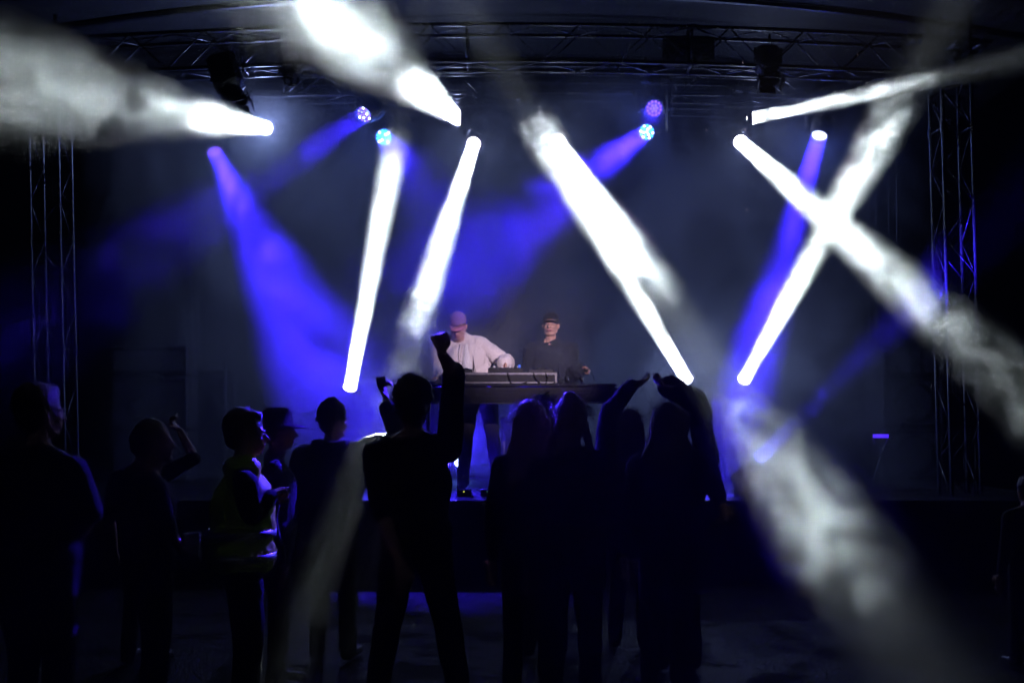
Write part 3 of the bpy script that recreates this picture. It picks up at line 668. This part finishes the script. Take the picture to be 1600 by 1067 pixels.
        if hair in ('long', 'bun', 'wavy'):
            q.ell((0, -.02, .156), (.088, .104, .1)); q.ell((0, -.055, .1), (.082, .07, .09))
            if hair != 'bun':
                ln = .34 if hair == 'long' else .27
                for k in range(-4, 5):
                    x = k*.02; sw = 1.5 if hair == 'long' else 1.8
                    q.path([(x, -.085+abs(x)*.5, .15), (x*1.15, -.1+abs(x)*.5, .03), (x*sw, -.105+abs(x)*.4, -.08), (x*sw*1.05+rnd.uniform(-.01, .01), -.11+abs(x)*.3, -ln*.75), (x*sw*.95+rnd.uniform(-.015, .015), -.115, -ln*rnd.uniform(.85, 1.05))], [.028, .032, .034, .028, .008], 8)
                for k in (-1, 1): q.path([(k*.07, .01, .15), (k*.086, .015, .07), (k*.1, .01, -.02), (k*.125, -.01, -.1), (k*.13, -.02, -.2)], [.022, .024, .026, .024, .008], 8)
            else:
                q.ell((0, -.09, .235), (.045, .045, .04)); q.path([(-.03, -.1, .06), (-.02, -.12, -.03), (-.01, -.13, -.1)], [.03, .028, .006], 8); q.path([(.075, -.02, .1), (.09, -.03, .02), (.1, -.05, -.06), (.095, -.06, -.13)], [.02, .026, .024, .006], 8); q.path([(-.075, -.02, .1), (-.095, -.03, .02), (-.1, -.05, -.06), (-.1, -.06, -.15)], [.02, .028, .026, .006], 8)
            ex = strands(300, (.092, .108, .104), .06, .35, .8); wr_ = .007
        q.xform(Hm); q.solid('hair', hm, root, voxel=.0085, smooth=1, wr=wr_, wscale=30 if hair == 'curly' else 22, wz=.4 if hair in ('long', 'wavy') else 1, extra=ex)
    if hat == 'cap':
        q = MB(); q.ell((0, -.012, .162), (.084, .1, .092)); q.xform(Hm); hc = q.solid('cap', hatm, root, voxel=.008, smooth=2)
        # cut below the band
        import bmesh
        bm = bmesh.new(); bm.from_mesh(hc.data); Hi = Hm.inverted(); bmesh.ops.bisect_plane(bm, geom=bm.verts[:]+bm.edges[:]+bm.faces[:], plane_co=Hm @ Vector((0, 0, .15)), plane_no=(Hm.to_3x3() @ Vector((0, -.12, 1))).normalized(), clear_inner=True)
        bm.to_mesh(hc.data); bm.free(); hc.modifiers.new('t', 'SOLIDIFY').thickness = .003
        q = MB(); vv = []; ff = []; nn = 14
        for i in range(nn+1):
            a = R(-72+144*i/nn); x = math.sin(a)*.082; y = -.012+math.cos(a)*.098; o_ = math.cos(a*1.15)**.8*.075 if abs(a*1.15) < 1.57 else 0
            dz = -.012*(x/.082)**2
            for (yy, zz2) in ((y, .155+dz), (y+o_, .143+dz*1.6)): vv += [(x*1.0, yy, zz2), (x*1.0, yy, zz2-.005)]
        for i in range(nn): a = i*4; ff += [(a, a+2, a+6, a+4), (a+1, a+5, a+7, a+3), (a+2, a+3, a+7, a+6), (a, a+4, a+5, a+1)]
        q.add(vv, ff); q.xform(Hm).build('peak', (mats or {}).get('peak', hatm), hc, True)
    if hat == 'bucket':
        q = MB(); q.lathe((0, -.012, .0), (0, .0, 1), [(.128, .186), (.135, .188), (.158, .135), (.168, .1), (.24, .088), (.258, .075), (.262, .03), (.263, .001)], 32, cap=False); q.xform(Hm)
        for i, v in enumerate(q.v): q.v[i] = (v[0], v[1], v[2])
        o = q.build('bucket_hat', hatm, root, True); o.modifiers.new('t', 'SOLIDIFY').thickness = .006
    if hat == 'beanie':
        q = MB(); q.ell((0, -.018, .165), (.092, .106, .1)); q.ell((0, -.02, .25), (.045, .05, .03)); q.path([(.09*math.cos(R(a)), -.016+.104*math.sin(R(a)), .13-.012*math.sin(R(a))*-1) for a in range(0, 361, 15)], .014, 8); q.xform(Hm); q.solid('beanie', hatm, root, voxel=.008, smooth=1, wr=.004, wscale=40)
    # top
    tm = fabric('cloth_%d_%d' % (px, D*10), topc, var=.25) if top is None else top
    loose = 1.0 if not jacket else 1.22
    q = MB(); pt_ = .022*s if not jacket else .035*s
    hemz = (.88 if jacket else .9)*s
    q.ell((0, 0, 1.0*s), (.155*g+pt_, .11*g+pt_, .13*s)); q.ell(chest*.45+Vector((0, 0, 1.06*s))*.55, (.138*g+pt_, .1*g+pt_, .19*s)); q.ell(chest, (.162*g+pt_, .112*g+pt_, .2*s))
    q.cap(J['R'][0]-Vector((.01, 0, .012)), J['L'][0]-Vector((-.01, 0, .012)), .046*s+pt_*.45)
    q.cap(neck+Vector((-.03*s, -.012, -.03*s)), neck+Vector((.03*s, -.012, -.03*s)), .055*s)
    for sd in 'RL': q.cap(neck+Vector((0, -.015, -.012)), J[sd][0]+Vector((0, 0, .005)), .06*s, .045*s+pt_*.4)
    for sd in 'RL':
        sh, el, wr, tip, mode = J[sd]
        q.cap(sh, el, .052*s+pt_*.7, .04*s+pt_*.8)
        if sleeve > .5: e2 = el+(wr-el)*min(1, (sleeve-.5)*2)*.93; q.cap(el, e2, .04*s+pt_*.8, (.026*s+pt_*.8))
    if fem is False and not jacket: pass
    q.solid('jacket' if jacket else 'top', tm, root, voxel=vox, smooth=2, wr=.026 if z0 > 0 else (.02 if jacket else .01), wscale=8, wz=.4)
    if hood:
        q = MB(); q.path([(-.1*s+neck.x, neck.y+.03, neck.z-.02), (-.09*s+neck.x, neck.y-.07, neck.z+.0), (neck.x, neck.y-.11, neck.z-.02), (.09*s+neck.x, neck.y-.07, neck.z), (.1*s+neck.x, neck.y+.03, neck.z-.02)], [.03, .042, .05, .042, .03], 10)
        q.solid('hood', tm, root, voxel=.01, smooth=2, wr=.006, wscale=14)
    if vest:
        q = MB(); v_ = .05*s
        q.ell((0, 0, 1.02*s), (.155*g+v_, .11*g+v_, .13*s)); q.ell(chest*.5+Vector((0, 0, 1.06*s))*.5, (.145*g+v_, .105*g+v_, .2*s)); q.ell(chest, (.15*g+v_, .118*g+v_*.8, .2*s))
        q.cap(neck+Vector((-.06*s, -.0, -.03*s)), neck+Vector((.06*s, -.0, -.03*s)), .075*s)
        vo = q.solid('hi_vis_vest', vest, root, voxel=vox, smooth=1, wr=.02, wscale=7)
        for zq in (1.0, 1.12):
            a0 = .155*g+v_+.012; b0 = .11*g+v_+.012
            q = MB(); vv = []; ff = []; nn = 36
            for i in range(nn):
                a = 2*math.pi*i/nn
                for dz in (-.02, .02): vv.append((a0*math.cos(a)*(1.0 if zq < 1.1 else .98), b0*math.sin(a), (zq+dz)*s))
            for i in range(nn): j = (i+1) % nn; ff.append((2*i, 2*j, 2*j+1, 2*i+1))
            q.add(vv, ff); o = q.build('reflective_band', mat('reflective', (.45, .45, .47), .35, .5), vo, True); o.modifiers.new('t', 'SOLIDIFY').thickness = .003
    # trousers, shoes
    q = MB(); trm = fabric('trs_%d_%d' % (px, D*10), trc, var=.3)
    q.ell((0, 0, .93*s), (.16*g+.006, .115*g+.006, .1*s))
    for sd, k in (('R', 1), ('L', -1)):
        hj, kn, an = LG[sd]
        q.cap(hj, kn, .09*g, .068*s); q.cap(kn, an+Vector((0, 0, -.01)), .068*s, .06*s if not fem else .056*s)
    q.solid('trousers', trm, root, voxel=vox*1.1, smooth=2, wr=.009, wscale=11, wz=.8)
    for sd, k in (('R', 1), ('L', -1)):
        an = LG[sd][2]; q = MB(); q.cap(an+Vector((0, -.03*s, -.035*s)), an+Vector((k*.02, .16*s, -.048*s)), .048*s, .036*s); q.cap(an+Vector((0, 0, .01)), an+Vector((0, 0, -.03*s)), .05*s, .045*s)
        sh_ = q.solid('shoe', mat('shoe', (.03, .03, .035), .4), root, voxel=.012, smooth=1)
        for v in sh_.data.vertices: v.co.z = max(v.co.z, .003)
    return root, J, Hm, org, Rz

CG = 'people watching in the crowd'
# performers
tee_w = fabric('white_tee', (.7, .7, .72)); bomb = fabric('beige_jacket', (.66, .61, .6)); cap_p = fabric('pink_cap', (.26, .17, .24)); peak_p = fabric('pink_peak', (.5, .2, .3)); cap_b = fabric('black_cap', (.012, .012, .014)); bomb_b = fabric('navy_bomber', (.018, .022, .032))
DG = 'performers behind the table'
def jacket_front(root, J, neck_z, m_tee, m_j, s=1.04, gap=.07, zipm=None, cen=(0, 0)):
    """tee front panel showing in the open jacket"""
    q = MB(); cx, cyy = cen
    q.ell((cx, cyy+.035, 1.24*s), (gap, .128, .21)); q.ell((cx*.6, cyy*.6+.03, 1.05*s), (gap*.95, .125, .2)); q.ell((cx, cyy+.03, 1.4*s), (gap*.8, .075, .06))
    q.solid('t_shirt', m_tee, root, voxel=.009, smooth=2, wr=.006, wscale=12)
    for k in (-1, 1):
        q = MB(); q.path([(cx+k*gap*.8, cyy+.07, 1.43*s), (cx+k*gap*1.0, cyy+.125, 1.34*s), (cx*.9+k*gap*1.1, cyy+.162, 1.2*s), (cx*.5+k*gap*1.15, cyy*.5+.158, 1.0*s)], [.015, .013, .011, .009], 8)
        q.build('lapel', m_j, root, True)
D1 = 10.62
r1 = person(716, 489, D1, math.pi, 'performer in beige jacket and pink cap bent over the mixer', DG, z0=SZ, hips_px=748, lean=(.04, .06), head_pitch=32, head_yaw=-6, extra_h=-.07, head_drop=(.05, .065),
       arms={'L': (P(792, 566, D1-.06), P(787, 566, D1-.3), P(781, 586, D1-.37), 'relax'), 'R': (P(686, 578, D1-.12), P(690, 590, D1-.36), P(682, 600, D1-.44), 'relax')},
       top=bomb, jacket=True, trc=(.02, .02, .025), hair='buzz', hat='cap', hatm=cap_p, mats={'peak': peak_p}, face=True, girth=1.12, vox=.009, legs={'R': (.17, 0), 'L': (-.2, -.05)})
jacket_front(r1[0], None, 0, tee_w, bomb, 1.07, .075, cen=(.12, .085))
r2 = person(860, 488, D1, math.pi, 'performer in dark bomber jacket and black cap, one hand lifted', DG, z0=SZ, hips_px=862, head_pitch=-3, head_yaw=-12, extra_h=.0,
       arms={'L': (P(893, 590, D1-.04), P(905, 577, D1-.26), P(922, 573, D1-.32), 'grip'), 'R': (P(826, 583, D1+.02), P(838, 606, D1-.2), P(846, 610, D1-.3), 'relax')},
       top=bomb_b, jacket=True, hair='buzz', hat='cap', hatm=cap_b, face=True, girth=1.0, vox=.009)
jacket_front(r2[0], None, 0, fabric('black_tee', (.008, .008, .01)), bomb_b, 1.06, .07)
# crowd
drk = (.009, .009, .011)
person(58, 601, 4.35, R(-18), 'big person at the left edge seen from behind in a dark shirt', CG, hair='short', girth=1.28, topc=(.012, .012, .014), head_yaw=-25, sleeve=.5, arms={'R': (P(140, 800, 4.3), P(118, 850, 4.45), P(112, 900, 4.5), 'relax')})
p2 = person(236, 655, 5.0, R(-62), 'bearded person in a patterned shirt facing right with a drink', CG, hair='buzz', beard=True, topc=(.014, .013, .013), head_yaw=-12, face=True, sleeve=.5, girth=1.12,
       arms={'R': (P(262, 830, 4.85), P(284, 858, 4.95), P(301, 857, 5.0), 'grip')})
person(222, 668, 6.3, R(-10), 'half hidden person raising a bare arm behind the bearded one', CG, hair='short', arms={'R': (P(303, 716, 6.2), P(281, 672, 6.25), P(262, 655, 6.25), 'grip')}, sleeve=.3)
hv = mat('hi_vis', (.55, .8, .02), .6, bump=.2, bscale=60, spec=.2)
person(379, 640, 4.75, R(-68), 'short haired person in a yellow high visibility vest', CG, hair='short', face=True, vest=hv, topc=drk, head_yaw=-6, arms={'R': (P(392, 800, 4.6), P(425, 775, 4.7), P(440, 760, 4.8), 'grip')})
hatm = fabric('bucket_cloth', (.02, .02, .022))
person(431, 636, 5.7, R(-78), 'person in a bucket hat looking right beside the yellow vest', CG, hair='buzz', hat='bucket', hatm=hatm, face=True, topc=drk, extra_h=.02)
p6 = person(520, 624, 6.4, R(-8), 'person in a beanie and hood raising a phone in one hand', CG, hair='buzz', hat='beanie', hatm=fabric('beanie_cloth', (.015, .015, .017)), hood=True, head_yaw=-40, topc=(.03, .032, .033), jacket=True, extra_h=.02, sleeve=.9, girth=1.2,
       arms={'R': (P(622, 686, 6.3), P(603, 622, 6.25), P(594, 590, 6.25), 'grip')})
p7 = person(642, 592, 4.9, R(-4), 'curly haired person in the middle punching one fist into the air', CG, hair='curly', topc=drk, sleeve=.5, girth=1.05, legs={'L': (-.22, .05), 'R': (.24, -.02)},
       arms={'R': (P(709, 584, 4.78), P(690, 552, 4.66), P(683, 525, 4.64), 'fist'), 'L': (P(600, 800, 4.85), P(625, 880, 4.75), P(630, 920, 4.7), 'relax')}, hips_px=650)
person(829, 627, 5.4, R(6), 'person with long straight hair, leftmost of the group at centre right', CG, fem=True, hair='long', hairm=H_bl, topc=drk, hood=False)
person(850, 618, 6.5, R(10), 'person whose crown shows between two long haired heads', CG, fem=True, hair='wavy', hairm=H_br, topc=drk)
person(893, 622, 5.1, R(-6), 'person with a messy knot of hair, arm stretched up to the right', CG, fem=True, hair='bun', hairm=H_bl, topc=(.013, .013, .015), girth=1.15,
       arms={'R': (P(954, 642, 5.25), P(990, 599, 5.4), P(1018, 597, 5.5), 'relax')})
person(984, 640, 6.7, R(-14), 'person behind the linked arms with a blue edged head', CG, fem=True, hair='wavy', hairm=H_br, topc=(.016, .015, .02))
person(1058, 640, 6.15, R(4), 'tall person behind the long haired dancer, arm arched over her head', CG, hair='short', jacket=True, topc=drk,
       arms={'R': (P(1094, 634, 5.9), P(1042, 602, 5.62), P(1016, 595, 5.5), 'relax')})
p12 = person(1042, 632, 5.6, R(8), 'long haired dancer under the linked arms with a can in her lowered hand', CG, fem=True, hair='wavy', hairm=H_br, topc=drk, trc=(.02, .019, .018), jacket=True, sleeve=.95, legs={'L': (-.1, 0), 'R': (.1, .1)},
       arms={'R': (P(1100, 728, 5.55), P(1126, 784, 5.45), P(1136, 806, 5.4), 'grip')})
person(1606, 744, 6.2, R(0), 'small person low at the far right edge in the dark', CG, hair='short', topc=drk)

# things they hold
def cup(loc, h, r, m, name, label, cat, liquid=True):
    root = empty(name, loc); tag(root, label, cat)
    q = MB(); q.lathe((0, 0, 0), (0, 0, 1), [(0, r*.7), (.002, r*.74), (h, r), (h+.003, r*1.04), (h, r*.97), (.006, r*.7)], 24, cap=False); q.lathe((0, 0, .001), (0, 0, 1), [(0, r*.7), (.003, r*.7)], 24); q.build('wall', m, root, True)
    q = MB(); q.lathe((0, 0, .008), (0, 0, 1), [(0, r*.7), (h*.7, r*.88)], 24); q.build('drink', mat('beer', (.25, .12, .02), .2), root, True)
    return root
tip = P(301, 868, 4.98)
cup(tip, .11, .042, mat('clear_plastic', (.55, .57, .6), .15), 'plastic_cup', 'clear plastic cup in the hand of the bearded person', 'cup')
c = P(1136, 808, 5.38); cn = empty('drink_can', c); cn.rotation_euler = (R(10), R(55), 0); tag(cn, 'gold and silver drink can tilted in the dancer\'s lowered hand', 'can')
q = MB(); q.lathe((0, 0, -.06), (0, 0, 1), [(0, .024), (.008, .032), (.1, .032), (.112, .026), (.115, .025)], 24); q.build('can_body', mat('can_gold', (.8, .45, .1), .3, .5, var=.6, bscale=25), cn, True)
q = MB(); q.lathe((0, 0, .056), (0, 0, 1), [(0, .025), (.002, .02)], 24); q.build('can_lid', alu, cn)
c = P(596, 597, 6.2); ph = empty('phone', c); ph.rotation_euler = (R(8), R(-12), R(8)); tag(ph, 'small dark phone with a camera glint held up in a raised hand', 'phone')
MB().box((-.03, -.004, -.035), (.03, .004, .035), None, .004).build('body', glass, ph)
MB().box((-.024, -.006, .012), (-.006, -.0041, .026)).build('camera_bump', mat('phone_cam', (.5, .45, .3), .2, .5), ph)
c = P(917, 577, D1-.37); e = empty('earphone', c); tag(e, 'tiny bright metal plug held by the performer in the dark jacket', 'plug')
MB().cap((0, 0, -.02), (.02, 0, .01), .008, .006).build('metal_tip', alu, e, True)

# rain caught in the light
q = MB(); r_ = random.Random(3)
for i in range(900):
    D = 2.2+7*r_.random()**1.2; p = P(r_.uniform(-50, 1650), r_.uniform(-40, 1100), D)
    if p.z < .05: continue
    l = r_.uniform(.010, .022); d = Vector((.35+r_.uniform(-.1, .1), 0, -1)).normalized()*l; q.path([p, p+d*.5, p+d], [.0003, .0009, .0003], 4)
tag(q.build('rain', mat('water_drop', (.8, .8, .8), .1)), 'fine raindrops glinting in the light beams', 'rain', kind='stuff')

# ------------------------------------------------------------------ stage smoke and haze
sm = smoke_mat('stage_smoke', 1, [(0, .6), (1, .6)], .7, .22, 5, .75, 1.4, .8, .1)
o = MB().box((-4.3, 9.9, SZ+.05), (4.3, 15.0, 5.0)).build('stage_smoke', sm); tag(o, 'thin uneven smoke filling the stage behind the beams', 'smoke', kind='stuff')
m = bpy.data.materials.new('haze'); m.use_nodes = True; nt = m.node_tree; nt.nodes.clear()
out = nt.nodes.new('ShaderNodeOutputMaterial'); pv = nt.nodes.new('ShaderNodeVolumePrincipled'); nt.links.new(pv.outputs[0], out.inputs['Volume'])
pv.inputs['Density'].default_value = .0015; pv.inputs['Color'].default_value = (.92, .95, 1, 1)
tag(MB().box((-70, -8, -1.2), (70, 92, 7.5)).build('haze', m), 'thin night haze over the whole place', 'haze', kind='stuff')
